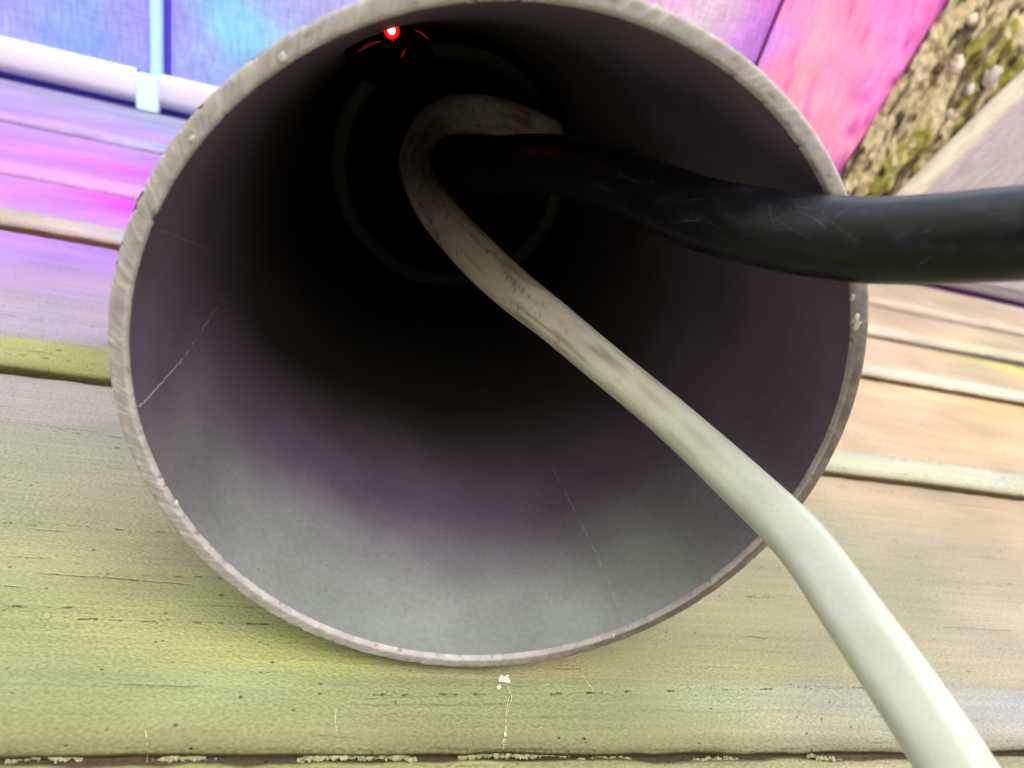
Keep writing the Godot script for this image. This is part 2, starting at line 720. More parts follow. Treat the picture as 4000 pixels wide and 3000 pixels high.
# outline of a board: height above its lower edge, distance out from the wall
const PROFILE := [[121.0, -7.20], [113.0, -7.00], [108.5, -6.20], [106.0, -5.20], [98.0, -4.70], [88.0, -4.10], [78.0, -3.60], [68.0, -3.10], [58.0, -2.60], [48.0, -2.10], [38.0, -1.60], [30.0, -1.20], [25.0, -1.00], [18.0, -0.70], [14.5, -0.35], [12.5, 0.05], [11.0, 0.15], [9.0, 0.00], [7.0, -0.35], [5.0, -0.80], [3.0, -1.35], [1.2, -1.95], [0.0, -2.60], [0.2, -3.60], [1.2, -6.00], [3.0, -12.00]]


func board_columns(near: bool) -> Array:
	var xs := [-3000.0, -2000.0, -1200.0, -800.0]
	var x := -560.0
	var step := 4.0 if near else 60.0
	while x < 900.0:
		xs.append(x)
		x += step
	xs.append_array([1000.0, 1300.0, 2000.0, 3000.0])
	return xs


func build_wall() -> void:
	var wall := thing("weatherboard_wall", "old weatherboard wall with uneven faded paint, yellow green below and lilac towards the eave", "wall")
	var mat := painted("board_paint", 0.62, wood_color, wood_height, 0.05, 0.35)
	part("wall_core", box(Vector3(-3000, -1600, -160), Vector3(3000, 690, -14)), plain("backing", Color(0.12, 0.10, 0.08), 1.0), wall)
	var kinds := {0: "wide board below the pipe mouth, yellow green paint with dark checks", -1: "board with paint flaking off its upper edge"}
	for k in range(-15, 5):
		var near := k >= -1
		var xs := board_columns(near)
		var shift := rng.randf() * 3.0
		var foot: float = EDGES[k] if k >= 0 else EDGES[0] + k * 114.0
		var tall: float = (EDGES[k + 1] if k >= 0 else foot + 114.0) - foot
		var top := SOFFIT - foot
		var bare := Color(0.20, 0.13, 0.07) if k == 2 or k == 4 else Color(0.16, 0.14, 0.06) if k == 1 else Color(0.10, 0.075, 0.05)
		var mesh := sheet(xs.size(), PROFILE.size(), func(i: int, j: int):
			var x: float = xs[i]
			var h: float = PROFILE[j][0]
			if h > 30.0:
				h = 30.0 + (h - 30.0) * (tall + 12.0 - 30.0) / 91.0
			h = minf(h, top)
			var z: float = PROFILE[j][1]
			var worn := noise(x * 0.012, k * 9.1) * 0.9 + noise(x * 0.06, k * 5.3) * 0.45 + noise(x * 0.21, k * 3.3) * 0.25
			if h < 5.0 and j > 16:
				h += worn * 0.75 * (1.0 if near else 0.0)
				z += noise(x * 0.09, h * 0.2, k * 2.0) * 0.45
			else:
				z += noise(x * 0.006, h * 0.05, k * 7.0) * 0.35
			if k > 2 and j > 16:
				z = maxf(z * (1.7 + 0.2 * noise(x * 0.02, k * 6.0)), -5.0)
			if k > 1 and j < 4:
				z = maxf(z, -5.0)
			if k == -1 and h > 85.0:
				z += 1.1
			if j == 2 or j == 3:
				h += 2.5 if j == 3 else 1.0
				h += noise(x * 0.05, 3.0 + k) * 1.1 + noise(x * 0.25, 5.0 + k) * 0.5
			var y := foot + h + (0.03 * clampf(x, -400.0, 700.0) if k == 3 and j > 4 else 0.0)
			var c: Color
			if not near:
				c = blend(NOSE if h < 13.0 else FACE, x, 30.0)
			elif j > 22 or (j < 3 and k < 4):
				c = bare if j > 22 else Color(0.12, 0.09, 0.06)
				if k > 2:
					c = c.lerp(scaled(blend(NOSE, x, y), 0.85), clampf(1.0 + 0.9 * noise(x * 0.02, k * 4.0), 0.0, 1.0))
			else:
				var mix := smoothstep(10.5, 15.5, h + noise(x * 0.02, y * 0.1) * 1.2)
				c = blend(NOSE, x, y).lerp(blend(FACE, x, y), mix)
				if j >= 21:
					c = c.lerp(bare, 0.35)
			if near:
				# thin and thick paint along the grain
				var wear := 0.11 * noise(x * 0.006, y * 0.11, 50.0) + 0.07 * noise(x * 0.03, y * 0.4, 60.0)
				c = Color(c.r * (1.0 + wear), c.g * (1.0 + wear * 0.9), c.b * (1.0 + wear * 0.4))
			if y > SOFFIT - 5.0:
				c = Color(0.10, 0.06, 0.40)  # shade of the gap under the trim, painted on the board tops
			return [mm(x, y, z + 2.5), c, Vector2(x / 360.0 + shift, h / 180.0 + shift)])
		var b := part("board", mesh, mat, wall, kinds.get(k, ""))
		if k == -1:
			build_flakes(b)


func build_flakes(board: Node) -> void:
	var mat := painted("flaking_paint", 0.7, plastic_color, plastic_height, 0.05)
	var groups := [[
	[-41.515, 65.683, -3.4],
	[-40.096, 66.509, -3.4],
	[-37.017, 66.525, -3],
	[-33.567, 66.433, -3],
	[-31.442, 66.093, -3.4],
], [
	[-0.137, 65.475, -3.4],
	[3.443, 66.131, -3],
	[9.503, 66.251, -3],
	[14.966, 65.979, -3],
	[19.803, 65.468, -3.4],
], [
	[26.77, 65.903, -3.4],
	[30.498, 66.294, -3],
	[35.632, 66.266, -3],
	[40.881, 66.237, -3],
	[42.782, 66.304, -3.4],
], [
	[98.921, 65.659, -3.2],
	[102.391, 65.131, -3],
	[106.906, 64.769, -3.4],
], [
	[-21.834, 65.961, -3.9],
	[-17.201, 66.183, -3.6],
	[-12.345, 66.031, -3.9],
], [
	[42.622, 66.057, -3],
	[45.346, 66.212, -3],
	[48.45, 66.531, -3.4],
], [
	[49.038, 65.368, -3.9],
	[54.68, 65.893, -3.7],
	[60.357, 65.624, -3.9],
], [
	[16.652, 66.969, -3.7],
	[21.46, 66.839, -3.4],
	[26.915, 66.999, -3.7],
], [
	[70.886, 65.006, -3.9],
	[77.016, 65.403, -3.6],
	[84.355, 65.256, -3.9],
]]
	var tall := [1.9, 1.6, 1.7, 1.0, 0.9, 0.8, 0.7, 0.6, 0.7]
	for g in groups.size():
		var pts: Array = groups[g]
		var n := pts.size() * 26
		var line := smooth_path(pts, n)
		var mesh := sheet(n, 17, func(i: int, j: int):
			var p: Array = line[i]
			var end := sin(PI * clampf(i / float(n - 1), 0.0, 1.0))
			var hh: float = tall[g] * pow(end, 0.35)
			var a := TAU * j / 16.0
			var rag := noise(p[0] * 0.5, signf(cos(a)), g) * 0.9 + noise(p[0] * 1.7, cos(a) * 1.2, g) * 0.9 + noise(p[0] * 5.0, cos(a) * 2.0, g) * 0.5
			var x: float = p[0]
			var y: float = p[1] - 0.3 + cos(a) * maxf(hh * 0.5 + rag * 0.55 * pow(end, 0.5), 0.08)
			var z: float = p[2] + sin(a) * 0.22 + noise(p[0] * 0.5, y * 0.9, g * 3.0) * 0.9 + noise(p[0] * 2.6, y * 2.6, g * 3.0) * 0.45
			var pale := 0.5 + 0.5 * noise(x * 0.7, y * 0.9)
			return [mm(x, y, z + 1.0), Color(0.26, 0.25, 0.12).lerp(Color(0.42, 0.43, 0.27), pale), Vector2(x, y) / 40.0])
		part("paint_flake", mesh, mat, board)


func build_eave() -> void:
	var eave := thing("eave", "boarded eave over the wall with blue, lilac and pink painted soffit sheets", "eave")
	var mat := painted("soffit_paint", 0.75, fibre_color, fibre_height, 0.1)
	var mottled := painted("mottled_soffit_paint", 0.75, plastic_color, plastic_height, 0.1)
	# sheets between the cross joints: x from and to along the wall side and the outer side
	for s in [[-3000.0, -2400.0, 0.0], [-2398.0, -1800.0, 0.0], [-1798.0, -1200.0, 0.0], [-1198.0, -806.0, 0.0], [-804.0, -206.0, 0.0], [-192.0, 333.0, -0.07], [343.5, 471.0, 0.17]]:
		var near: bool = s[1] > -300.0
		var nu := 60 if near else 6
		var nv := 40 if near else 6
		var mesh := sheet(nu, nv, func(i: int, j: int):
			var z := 26.0 + 434.0 * j / (nv - 1)
			var lo: float = s[0] if s[0] != 343.5 else 333.0 + 2.2 + 0.052 * z
			var hi: float = s[1] + (s[2] * z if s[2] > 0 else 0.04 * z if s[2] < 0 else 0.0)
			var x := lerpf(lo, hi, float(i) / (nu - 1))
			if s[2] > 0 and i == nu - 1:
				x += noise(z * 0.05, 2.0) * 5.0 + noise(z * 0.2, 2.0) * 2.5
			var c := blend(SOFFIT_PAINT, x, z, 4.0)
			if s[2] > 0:
				c = c.lerp(Color(0.95, 0.34, 0.33), 0.5 * smoothstep(0.1, 0.3, float(i) / nu) * (1.0 - smoothstep(0.3, 0.6, float(i) / nu)) * (0.7 + noise(x * 0.02, z * 0.03, 77.0)))
				var worn := smoothstep(0.70, 0.98, float(i) / (nu - 1) + noise(x * 0.03, z * 0.03) * 0.3 - 0.06) * (0.6 + 0.9 * noise(x * 0.09, z * 0.035, 5.0))
				c = c.lerp(Color(0.36, 0.03, 0.32), clampf(worn, 0.0, 0.85))
				var blot := smoothstep(0.18, 0.5, noise(x * 0.06, z * 0.018, 8.0))
				c = c.lerp(Color(0.55, 0.06, 0.42), blot * 0.5)
				c = scaled(c, 1.0 + 0.16 * noise(x * 0.14, z * 0.1, 66.0))
			if s[2] < 0 and i > nu - 6:
				c = c.lerp(Color(0.38, 0.12, 0.58), (i - nu + 6) / 6.0)
			return [mm(x, SOFFIT, z), c, Vector2(x, z) / 330.0])
		part("soffit_sheet", mesh, mottled if s[2] > 0 else mat, eave)
		# the sheet's two cut edges
		for e in [0, 1]:
			var edge := sheet(2, 2, func(i: int, j: int):
				var z := 26.0 + 434.0 * j
				var lo: float = s[0] if s[0] != 343.5 else 333.0 + 2.2 + 0.052 * z
				var hi: float = s[1] + (s[2] * z if s[2] > 0 else 0.04 * z if s[2] < 0 else 0.0)
				return [mm(hi if e else lo, SOFFIT + 6.0 * i, z), Color(0.25, 0.12, 0.6) if s[0] < 300 and not (e and s[1] > 0) else Color(0.4, 0.06, 0.42), Vector2(i, j)])
			part("sheet_edge", edge, mat, eave)
	part("soffit_backing", box(Vector3(0, SOFFIT + 6.5, -14), Vector3(3000, SOFFIT + 20, 470)), plain("purple_boards", Color(0.30, 0.03, 0.32), 0.9), eave)
	part("soffit_backing", box(Vector3(-3000, SOFFIT + 6.5, -14), Vector3(-1, SOFFIT + 20, 470)), plain("dark_boards", Color(0.12, 0.09, 0.75), 0.9), eave)
	# painted strip in the corner of wall and soffit, in two lengths that meet under a cap
	var trim := plain("white_trim_paint", Color(0.60, 0.57, 0.70), 0.5)
	for r in [[-3000.0, -218.0], [-200.5, 3000.0]]:
		var outline := [[3.0, 7.0], [3.0, -1.0], [9.0, -5.6], [12.0, -6.6], [28.0, -6.8], [30.5, -5.5], [31.0, -3.5], [31.0, 0.5], [24.0, 5.5]]
		var mesh := sheet(30, outline.size(), func(i: int, j: int):
			var x: float = lerpf(r[0], r[1], i / 29.0)
			return [mm(x, SOFFIT + outline[j][1] + 0.3 * noise(x * 0.01, j), outline[j][0]), Color.WHITE, Vector2(x, j * 8.0) / 200.0])
		part("wall_trim", mesh, trim, eave)
	var pale := plain("pale_blue_paint", Color(0.40, 0.63, 0.92), 0.5)
	part("cover_batten", box(Vector3(-207.5, SOFFIT - 5.5, 26), Vector3(-198.5, SOFFIT + 2, 462), 0.8), pale, eave)
	part("joint_cap", box(Vector3(-218, SOFFIT - 9.5, -1.5), Vector3(-200.5, SOFFIT - 1, 28.5), 0.8), plain("pale_cyan_paint", Color(0.55, 0.74, 0.92), 0.5), eave)
	part("fascia_board", box(Vector3(-3000, SOFFIT - 30, 462), Vector3(3000, SOFFIT + 120, 482), 2), plain("fascia_paint", Color(0.7, 0.7, 0.68), 0.6), eave)
	part("roof_sheet", box(Vector3(-3050, SOFFIT + 120, -1500), Vector3(3050, SOFFIT + 150, 500), 4), plain("roof_metal", Color(0.35, 0.36, 0.37), 0.6), eave)


func build_moss() -> void:
	# a strip of moss, lichen and grit beside the pink sheet
	var mat := painted("moss_and_lichen", 0.95, plastic_color)
	var nu := 90
	var nv := 300
	var mesh := sheet(nu, nv, func(i: int, j: int):
		var z := 20.0 + 430.0 * j / (nv - 1)
		var lo := 468.0 + 0.17 * z
		var hi := 526.0 + 0.53 * z
		var x := lerpf(lo, hi, float(i) / (nu - 1))
		var lump := noise(x * 0.03, z * 0.022) * 7.0 + noise(x * 0.09, z * 0.05, 4.0) * 4.0 + noise(x * 0.3, z * 0.2, 4.0) * 0.6
		var a := noise(x * 0.028, z * 0.014, 20.0)
		var b := noise(x * 0.05, z * 0.022, 30.0)
		var c := Color(0.62, 0.52, 0.33)
		c = c.lerp(Color(0.33, 0.32, 0.07), smoothstep(-0.08, 0.25, a + (float(i) / nu - 0.5) * 0.8))
		c = c.lerp(Color(0.70, 0.58, 0.44), smoothstep(0.2, 0.45, b))
		c = c.lerp(Color(0.055, 0.04, 0.025), smoothstep(0.2, 0.36, -b + 0.1 * a))
		c = scaled(c, 1.0 + 0.35 * noise(x * 0.3, z * 0.22, 70.0))
		var streak := noise(x * 0.06 - z * 0.01, z * 0.012, 90.0)
		c = scaled(c.lerp(Color(0.10, 0.07, 0.05), smoothstep(0.15, 0.4, streak) * 0.85), 0.72)
		return [mm(x, SOFFIT - 3.0 - lump, z), c, Vector2(x, z) / 60.0])
	var o := part("moss", mesh, mat, self)
	o.set_meta("kind", "stuff")
	tag(o, "yellow green moss and lichen in the gap beside the pink soffit sheet", "moss")
	# grit stones caught in it
	var stones := [[556.0, 222.0, 7.0, 0], [585.0, 205.0, 5.0, 1], [603.0, 222.0, 9.0, 2], [548.0, 262.0, 5.0, 0], [575.0, 180.0, 3.5, 1], [537.0, 215.0, 6.0, 3], [622.0, 258.0, 6.0, 1]]
	var look := [Color(0.66, 0.55, 0.47), Color(0.62, 0.60, 0.55), Color(0.45, 0.40, 0.40), Color(0.12, 0.07, 0.05)]
	var words := ["cream", "white", "grey", "dark brown"]
	var spots := ["nearest the pink sheet's middle", "in the middle of the strip", "beside the grey sheet's edge", "close to the pink sheet, farthest from the wall", "nearest the wall", "half hidden at the pink sheet's edge", "farthest out along the grey sheet"]
	for k in stones.size():
		var s: Array = stones[k]
		var pebble := sheet(17, 9, func(i: int, j: int):
			var a := TAU * i / 16
			var b := PI * j / 8 - PI / 2
			var d := Vector3(cos(a) * cos(b), sin(b), sin(a) * cos(b))
			var r: float = s[2] * (1.0 + 0.7 * noise(d.x * 1.1 + k * 4, d.y * 1.1, d.z * 1.1))
			return [mm(s[0] + d.x * r * 0.9, SOFFIT - 6 + d.y * r * 0.6, s[1] + d.z * r * 1.15), look[s[3]], Vector2(i, j) / 8.0])
		var p := part(numbered("pebble"), pebble, painted("grit_stone", 0.9, plastic_color), self)
		tag(p, "small %s pebble caught in the moss, %s" % [words[s[3]], spots[k]], "pebble", "pebbles caught in the moss strip")


func build_edge_sheet() -> void:
	var o := thing("roof_edge_sheet", "grey rough fibre sheet with a pale rounded edge beside the moss", "roofing sheet")
	var mat := painted("grey_fibre", 0.9, fibre_color, fibre_height, 0.08)
	var nu := 220
	var nv := 90
	part("fibre_sheet", sheet(nu, nv, func(i: int, j: int):
		var z := 20.0 + 430.0 * j / (nv - 1)
		var edge := 513.0 + 0.51 * z + 3.0 * noise(z * 0.01, 6.0)
		var u := 400.0 * pow(float(i) / (nu - 1), 2.2)
		var y := SOFFIT - 19.0 - 4.0 * sin(minf(u / 60.0, 1.5))
		if u < 10.0:
			y = SOFFIT - 19.0 + 12.0 * (1.0 - sqrt(1.0 - pow(1.0 - u / 10.0, 2)))
		var c := scaled(Color(0.41, 0.365, 0.415), 1.0 + 0.16 * sin(u * 1.35 + 2.0 * noise(u * 0.05, z * 0.01, 3.0)) + 0.1 * noise(u * 0.16, z * 0.012, 44.0) + 0.15 * noise(u * 0.1, z * 0.1, 45.0)).lerp(Color(0.60, 0.545, 0.50), 1.0 - smoothstep(10.0, 26.0, u))
		return [mm(edge + u, y, z), c, Vector2(u / 110.0, z / 330.0)]), mat, o)


func rim_y(x: float, z: float) -> float:
	return MOUTH + TILT_X * (x - PX) + TILT_Z * (z - PZ)


func build_pipe() -> void:
	var pipe := thing("drain_pipe", "grey plastic pipe with a rough sawn open end, two cables coming out of it", "pipe")
	var inner := 52.8
	var body := painted("pipe_plastic", 0.5, plastic_color, plastic_height, 0.012, 0.4)
	# the bore
	var nu := 181
	var nv := 70
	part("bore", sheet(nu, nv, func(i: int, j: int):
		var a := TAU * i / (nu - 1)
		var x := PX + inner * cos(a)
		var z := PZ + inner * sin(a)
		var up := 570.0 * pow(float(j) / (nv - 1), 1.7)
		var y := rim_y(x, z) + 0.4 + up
		# violet and grey green plastic, painted lighter where daylight enters and darker up the bore
		var painted_light := smoothstep(0.1, 0.85, -sin(a) + 0.06 * noise(a * 2.0, 4.0)) * (1.0 - smoothstep(6.0, 44.0, up + 3.0 * noise(a * 2.0, 1.0)))
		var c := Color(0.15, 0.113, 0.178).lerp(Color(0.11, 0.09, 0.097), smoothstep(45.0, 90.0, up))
		c = c.lerp(Color(0.25, 0.28, 0.275), painted_light)
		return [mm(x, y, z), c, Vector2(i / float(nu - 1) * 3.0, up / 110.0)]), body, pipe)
	part("pipe_wall", sheet(nu, 12, func(i: int, j: int):
		var a := TAU * i / (nu - 1)
		var x := PX + 55.0 * cos(a)
		var z := PZ + 55.0 * sin(a)
		var up := 570.0 * j / 11.0
		return [mm(x, rim_y(x, z) + 0.25 + up, z), Color(0.324, 0.324, 0.31), Vector2(i / float(nu - 1) * 3.0, up / 110.0)], true), body, pipe)
	# the sawn end: saw marks across it, burrs on its lower edge, darker brown on its right side
	var saw := painted("sawn_plastic", 0.6, plastic_color, null, 0.0, 0.35)
	var n := 1800
	var ring := [[52.62, 0.9], [52.72, 0.35], [53.0, 0.05], [53.3, 0.0], [53.7, 0.0], [54.1, 0.0], [54.5, 0.0], [54.8, 0.06], [55.0, 0.3]]
	part("sawn_end", sheet(n + 1, ring.size(), func(i: int, j: int):
		var a := TAU * (i % n) / n
		var r: float = ring[j][0]
		var low := smoothstep(0.55, 0.95, -sin(a + 0.15))
		var s := a * 54.0 + (r - 54.0) * 0.9
		var ridge := pow(absf(noise(s * 0.55, 1.0, 2.0)), 0.6)
		var fine := noise(s * 1.9, r * 0.5, 7.0)
		var y: float = ring[j][1] + (0.12 * fine + (0.12 + 0.3 * absf(noise(a * 2.3, 55.0))) * ridge) * lerpf(0.3, 1.0, smoothstep(-0.1, 0.7, -cos(a + 0.4))) - 0.1
		if j >= 7:
			r += (0.12 + low) * (0.5 * noise(a * 22.0, 9.0) + 0.35 * noise(a * 70.0, 9.0)) * (0.4 + 1.2 * absf(noise(a * 3.1, 33.0))) - 0.3 * smoothstep(0.35, 0.7, noise(a * 16.0, 21.0))
		if j <= 1:
			r += 0.16 * smoothstep(0.3, 0.6, noise(a * 30.0, 12.0)) - 0.06 * noise(a * 60.0, 13.0)
		var x := PX + r * cos(a)
		var z := PZ + r * sin(a)
		var c := Color(0.375, 0.342, 0.342).lerp(Color(0.34, 0.308, 0.342), 0.5 + 0.5 * noise(a * 3.0, 8.0))
		c = c.lerp(Color(0.562, 0.543, 0.555), (1.0 - smoothstep(0.0, 0.22, ridge)) * 0.7)
		if j <= 2:
			c = c.lerp(Color(0.526, 0.501, 0.538), 0.5)
		var brown_side := smoothstep(0.35, 0.95, cos(a + 0.35)) * (0.8 + 0.4 * noise(a * 14.0, r * 0.6, 5.0))
		c = c.lerp(Color(0.11, 0.0751, 0.0648), clampf(brown_side, 0.0, 0.85) * (0.45 if j <= 2 or j >= 8 else 1.0))
		var grime := smoothstep(0.38, 0.6, noise(a * 11.0, r * 0.9, 40.0))
		c = c.lerp(Color(0.135, 0.101, 0.0834), grime * 0.6)
		return [mm(x, rim_y(x, z) + y, z), c, Vector2(a * 4.0, r / 10.0)]), saw, pipe)
	# a narrower pipe that ends further up inside
	part("inner_sleeve", sheet(121, 8, func(i: int, j: int):
		var a := TAU * i / 120
		var r: float = [45.0, 45.0, 44.6, 43.8, 41.0, 40.2, 39.8, 39.8][j]
		var y: float = [380.0, 0.8, 0.2, 0.0, 0.0, 0.2, 0.8, 380.0][j]
		return [mm(PX + 2.2 + r * cos(a), MOUTH + 170.0 + y, PZ + 4.9 + r * sin(a)), Color(0.085, 0.08, 0.082), Vector2(i / 20.0, j)]), body, pipe)
	part("light_stop_cap", box(Vector3(PX - 54, MOUTH + 569, PZ - 54), Vector3(PX + 54, MOUTH + 575, PZ + 54)), plain("light_stop_black", Color(0.0216, 0.0216, 0.0216), 0.9), pipe)  # unseen cap, added to close the bore and keep it dark
	# curls of swarf left on the cut
	var swarf := painted("plastic_swarf", 0.5)
	var spots := [
	[70.119, 77.152, 84.617],
	[70.919, 77.098, 83.881],
	[-12.62, 81.658, 99.532],
	[-21.823, 81.94, 88.704],
	[-22.906, 81.064, 35.522],
	[53.729, 76.802, 16.627],
	[67.985, 77.315, 87.691],
	[75.092, 76.288, 49.867],
]
	for k in spots.size():
		var c := Vector3(spots[k][0], spots[k][1], spots[k][2])
		var size := 0.75 if k < 2 else 0.5
		part("burr", sheet(9, 7, func(i: int, j: int):
			var a := TAU * i / 8
			var b := PI * j / 6 - PI / 2
			var d := Vector3(cos(a) * cos(b), sin(b), sin(a) * cos(b))
			var r := size * (0.7 + 1.1 * noise(d.x * 1.6 + k * 7, d.y * 1.6, d.z * 1.6))
			return [mm(c.x + d.x * r * 1.0, c.y - 0.05 + d.y * r * 0.5, c.z + d.z * r * 1.5), Color(0.44, 0.43, 0.40), Vector2.ZERO]), swarf, pipe)


func build_cables() -> void:
	var eye := Vector3(0, 0, 103.9964)
	var white := painted("white_cable_jacket", 0.34, jacket_color, null, 0.0, 0.5)
	var o := part("white_cable", tube(WHITE_PATH, 420, 48, 6.2, eye, func(a: float, s: float, p: Vector3):
		var c := Color(0.37, 0.39, 0.345)
		var up := p.y - MOUTH
		var old := smoothstep(-10.0, 50.0, up)  # paler and pinker up inside the pipe, greener and darker outside
		c = c.lerp(Color(0.56, 0.465, 0.43), old)
		var stain := smoothstep(0.1, 0.5, noise(s * 0.045, a * 2.4, 2.0) + 0.10 * old) * smoothstep(-25.0, 25.0, up)
		c = c.lerp(Color(0.136, 0.0884, 0.0612), stain * 0.6)
		var grit := smoothstep(0.30, 0.5, noise(s * 1.2, a * 9.0, 9.0) + 0.12 * old) * smoothstep(0.05, 0.35, noise(s * 0.05, a * 1.8, 31.0) + 0.12 * old) * (0.08 + 0.92 * old)
		c = c.lerp(Color(0.0408, 0.0306, 0.0238), grit * 0.75)
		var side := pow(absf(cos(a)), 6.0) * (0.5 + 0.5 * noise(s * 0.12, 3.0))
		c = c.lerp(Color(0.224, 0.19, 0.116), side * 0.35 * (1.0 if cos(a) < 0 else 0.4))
		return c, 0.8), white, self)
	tag(o, "dirty white flat cable bending out of the pipe towards lower right", "cable")
	var black := painted("black_cable_jacket", 0.34, scuff_color, null, 0.0, 0.3)
	var k := part("black_cable", tube(BLACK_PATH, 300, 56, 0.0, eye, func(_a: float, _s: float, _p: Vector3):
		return Color.WHITE), black, self)
	tag(k, "thick scuffed black cable leaving the pipe over its right rim", "cable")


func ball(at: Vector3, r: float, lumpy := 0.0, squash := 1.0) -> ArrayMesh:
	return sheet(25, 13, func(i: int, j: int):
		var a := TAU * i / 24
		var b := PI * j / 12 - PI / 2
		var d := Vector3(cos(a) * cos(b), sin(b), sin(a) * cos(b))
		var q := r * (1.0 + lumpy * noise(d.x * 1.2 + at.x, d.y * 1.2, d.z * 1.2 + at.z))
		return [mm(at.x + d.x * q, at.y + d.y * q * squash, at.z + d.z * q), Color.WHITE, Vector2(i / 24.0, j / 12.0)])


func vec(a: Array) -> Vector3:
	return Vector3(a[0], a[1], a[2])


func build_indicator() -> void:
	var o := thing("indicator_light", "small lit red indicator on a black holder inside the top of the pipe", "indicator light")
	var led := vec([
	[-2.312, 139.622, 105.862],
][0])
	var mid := vec([
	[-1.642, 141.122, 103.698],
][0])
	var shell := plain("black_gloss", Color(0.002, 0.002, 0.002), 0.8, 0.05)
	var c: Array = [
	[-11.405, 141.122, 104.091],
	[7.478, 141.122, 108.826],
	[-9.983, 141.122, 91.972],
	[9.832, 141.122, 96.658],
	[-1.21, 141.122, 100.905],
]
	var left: float = c[0][0]
	var right: float = c[1][0]
	var face_y := MOUTH + 62.0
	# rounded holder that reaches up the bore
	part("holder", sheet(49, 8, func(i: int, j: int):
		var a := TAU * i / 48
		var r: float = [0.0, 0.6, 0.9, 0.97, 1.0, 1.0, 1.0, 0.0][j]
		var y: float = [0.6, 0.35, 0.0, 0.3, 1.4, 30.0, 60.0, 60.0][j]
		return [mm(mid.x + (right - left) * 0.48 * r * cos(a), face_y + 0.4 + y, mid.z - 2.5 + 6.0 * r * sin(a)), Color.WHITE, Vector2(i / 48.0, j / 8.0)]), shell, o)
	var glow := StandardMaterial3D.new()
	glow.resource_name = "lit_indicator"
	glow.albedo_color = Color(0.9, 0.1, 0.1)
	glow.emission_enabled = true
	glow.emission = Color(1.0, 0.36, 0.32)
	glow.emission_energy_multiplier = 2.5
	part("lamp", ball(led, 0.72), glow, o)
	var halo := StandardMaterial3D.new()  # glowing ring added to draw the halo round the lamp
	halo.resource_name = "red_halo"
	halo.albedo_color = Color(0.8, 0.02, 0.02)
	halo.emission_enabled = true
	halo.emission = Color(1.0, 0.0, 0.0)
	halo.emission_energy_multiplier = 0.14
	halo.roughness = 0.3
	part("halo_ring", sheet(33, 9, func(i: int, j: int):
		var a := TAU * i / 32
		var b := TAU * j / 8
		var r := 1.0 + 0.5 * cos(b)
		return [mm(led.x + r * cos(a), led.y + 0.3 + 0.5 * sin(b), led.z + r * sin(a)), Color.WHITE, Vector2.ZERO]), halo, o)
	var glint := plain("painted_red_glint", Color(0.36, 0.012, 0.03), 0.5, 0.4)  # reflections of the lamp painted as thin red raised marks
	for pts in [[
	[-8.108, 140.122, 100.553],
	[-6.867, 139.922, 101.918],
	[-5.419, 139.922, 102.924],
	[-3.927, 139.922, 103.617],
], [
	[1.852, 139.922, 107.07],
	[3.424, 139.922, 106.819],
	[5.217, 140.122, 105.968],
], [
	[0.906, 140.122, 103.591],
	[0.513, 140.122, 102.672],
	[0.144, 140.122, 101.588],
], [
	[-2.668, 140.122, 104.658],
	[-1.911, 140.122, 104.361],
	[-1.666, 140.122, 103.935],
]]:
		var line := []
		for q in pts.size():
			var p: Array = pts[q]
			line.append([p[0], p[1], p[2], 0.1 if q == 0 or q == pts.size() - 1 else 0.62])
		part("ridge", tube(line, 16, 12, 0.0, Vector3(0, 0, 104), func(_a: float, _s: float, _p: Vector3): return Color.WHITE), glint, o)
	var lamp := OmniLight3D.new()
	lamp.name = "indicator_glow"
	lamp.light_color = Color(1.0, 0.05, 0.05)
	lamp.light_energy = 0.0000002
	lamp.light_size = 0.002
	lamp.omni_range = 1.0
	lamp.omni_attenuation = 2.0
	lamp.shadow_enabled = true
	lamp.position = mm(led.x, led.y - 2.0, led.z - 1.0)
	o.add_child(lamp)


func strand(points: Array, width: float, called: String, parent: Node, m: Material) -> void:
	# an uneven thread, broken here and there
	var line := smooth_path(points, 90)
	var n := line.size()
	var run := []
	var made := 0
	for k in n + 1:
		var open: bool = k == n or noise(k * 0.23, points[0][0] * 3.1, points[0][1]) < -0.28
		if not open:
			var p: Array = line[k]
			var w := width * (0.55 + 0.9 * absf(noise(k * 0.35, points[0][0], 3.0)))
			var j := width * 1.3
			run.append([p[0] + j * noise(k * 0.31, 5.0, points[0][0]), p[1] + j * noise(k * 0.31, 9.0, points[0][0]), p[2] + j * noise(k * 0.31, 13.0), w])
		if open and run.size() >= 4:
			run[0][3] *= 0.3
			run[-1][3] *= 0.3
			part(called, tube(run, run.size(), 6, 0.0, Vector3(0, 0, 104), func(_a: float, _s: float, _p: Vector3): return Color.WHITE), m, parent)
			made += 1
		if open:
			run = []


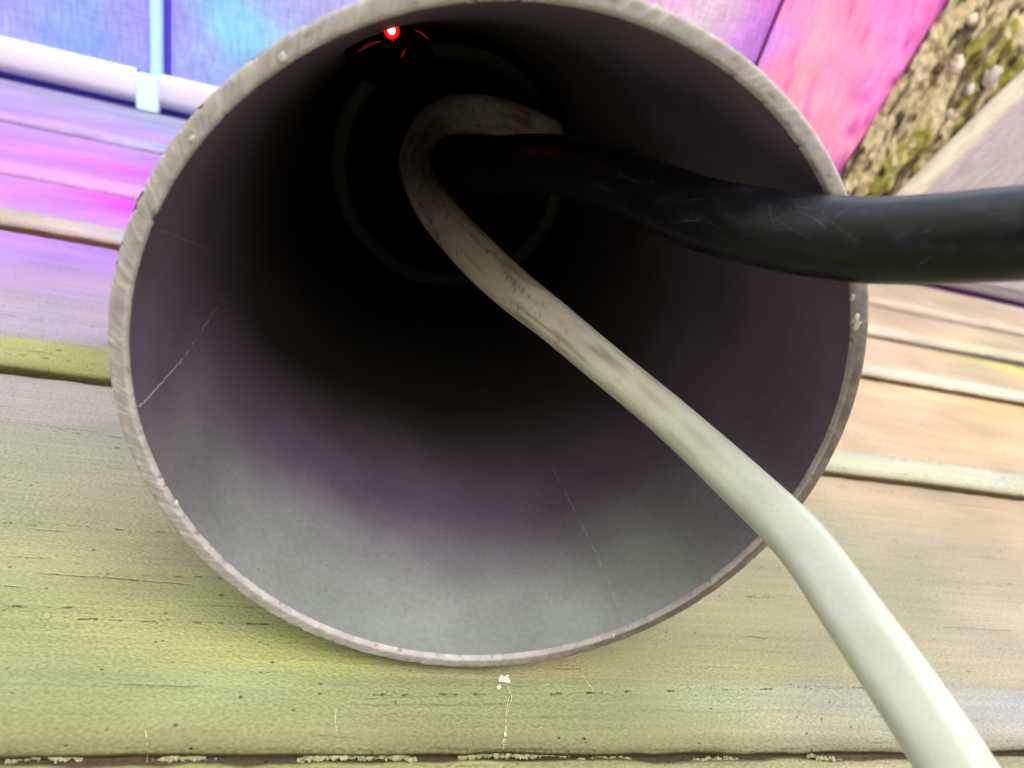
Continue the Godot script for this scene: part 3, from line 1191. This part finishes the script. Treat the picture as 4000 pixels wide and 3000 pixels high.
func build_webs() -> void:
	var silk := plain("dusty_silk", Color(0.30, 0.28, 0.29), 0.8)
	silk.backlight_enabled = true
	silk.backlight = Color(0.3, 0.3, 0.3)
	var a := thing("cobweb", "dusty cobweb thread on the left inside of the pipe", "cobweb", "cobweb threads in the pipe")
	strand([
	[-28.168, 80.785, 51.384],
	[-27.537, 88.745, 51.253],
	[-27.082, 99.691, 50.974],
	[-27.126, 112.417, 51.226],
	[-27.484, 129.6, 50.952],
], 0.2, "thread", a, silk)
	var b := thing("cobweb", "dusty cobweb thread on the lower right inside of the pipe, below the white cable", "cobweb", "cobweb threads in the pipe")
	strand([
	[53.164, 131.793, 17.175],
	[54.064, 114.497, 18.064],
	[54.947, 98.484, 18.979],
	[55.321, 86.5, 19.015],
	[55.431, 76.804, 18.595],
], 0.2, "thread", b, silk)
	var c := thing("cobweb", "faint cobweb thread high on the left inside of the pipe", "cobweb", "cobweb threads in the pipe")
	strand([
	[-25.449, 79.961, 78.054],
	[-26.041, 105.155, 67.988],
	[-25.041, 143.52, 52.089],
], 0.08, "thread", c, silk)
	# fluff stuck to the board under the pipe
	var pale := plain("pale_fluff", Color(0.62, 0.60, 0.45), 0.9)
	var d := thing("fluff", "pale scrap of fluff with trailing threads stuck to the board under the pipe", "fluff")
	var pts: Array = [
	[35.649, 77.138, 2.837],
	[34.707, 75.71, 2.863],
	[36.693, 74.281, 2.756],
	[36.052, 71.767, 2.303],
	[35.305, 69.428, 1.738],
	[34.792, 67.241, 1.08],
	[33.714, 65.331, -0.547],
]
	var white := plain("white_scrap", Color(0.62, 0.59, 0.56), 0.9)
	for k in 3:
		var at := vec(pts[0]) + Vector3([-0.45, 0.25, 0.7][k], [0.1, 0.25, -0.35][k], 0.15 * k)
		var size: float = [0.55, 0.7, 0.5][k]
		part("scrap", sheet(25, 9, func(i: int, j: int):
			var turn := TAU * i / 24
			var rr: float = size * j / 8.0 * (1.0 + 0.75 * noise(cos(turn) * 2.2 + k * 5, sin(turn) * 2.2, 2.0))
			return [mm(at.x + rr * cos(turn) * 1.2, at.y + rr * sin(turn), at.z + 0.1 + 0.5 * noise(rr * cos(turn) * 2.5, rr * sin(turn) * 2.5, k * 3.0)), Color.WHITE, Vector2.ZERO]), white, d)
	part("seed", ball(vec(pts[1]) + Vector3(-0.2, 0, 0), 0.45, 0.3, 0.8), pale, d)
	part("seed", ball(vec(pts[5]) + Vector3(0.1, 0.3, 0.2), 0.26, 0.3, 1.5), pale, d)
	strand([pts[0], pts[2], pts[3], pts[4], pts[5]], 0.09, "thread", d, pale)
	strand([[pts[2][0] - 0.3, pts[2][1], pts[2][2]], [pts[3][0] - 0.4, pts[3][1], pts[3][2]], pts[5]], 0.07, "thread", d, pale)
	strand([pts[4], pts[5], pts[6]], 0.12, "thread", d, pale)
	strand([
	[34.815, 67.595, 1.198],
	[34.902, 66.212, 0.698],
	[35.685, 65.966, -1.978],
], 0.10, "thread", d, pale)
	strand([pts[5], [pts[5][0] - 0.3, pts[5][1] - 1.6, pts[5][2] - 0.5], [pts[6][0] + 0.7, pts[6][1] + 0.2, pts[6][2]]], 0.07, "thread", d, pale)
	var e := thing("web_thread", "fine pale thread on the board just right of the fluff", "cobweb")
	strand([
	[52.296, 83.853, 2.022],
	[52.873, 81.255, 2.244],
	[52.619, 78.227, 2.695],
	[53.695, 75.564, 2.852],
], 0.09, "thread", e, pale)
	var g := thing("web_thread", "short pale thread on the board left of the fluff", "cobweb")
	strand([
	[5.095, 71.388, 2.217],
	[5.179, 69.363, 1.72],
	[5.859, 67.518, 1.173],
], 0.08, "thread", g, pale)
	var h := thing("web_thread", "pale thread hanging across the dark crack at lower left", "cobweb")
	strand([
	[-23.562, 68.06, 1.353],
	[-22.746, 66.523, 0.841],
	[-22.355, 65.146, -3.03],
], 0.07, "thread", h, pale)
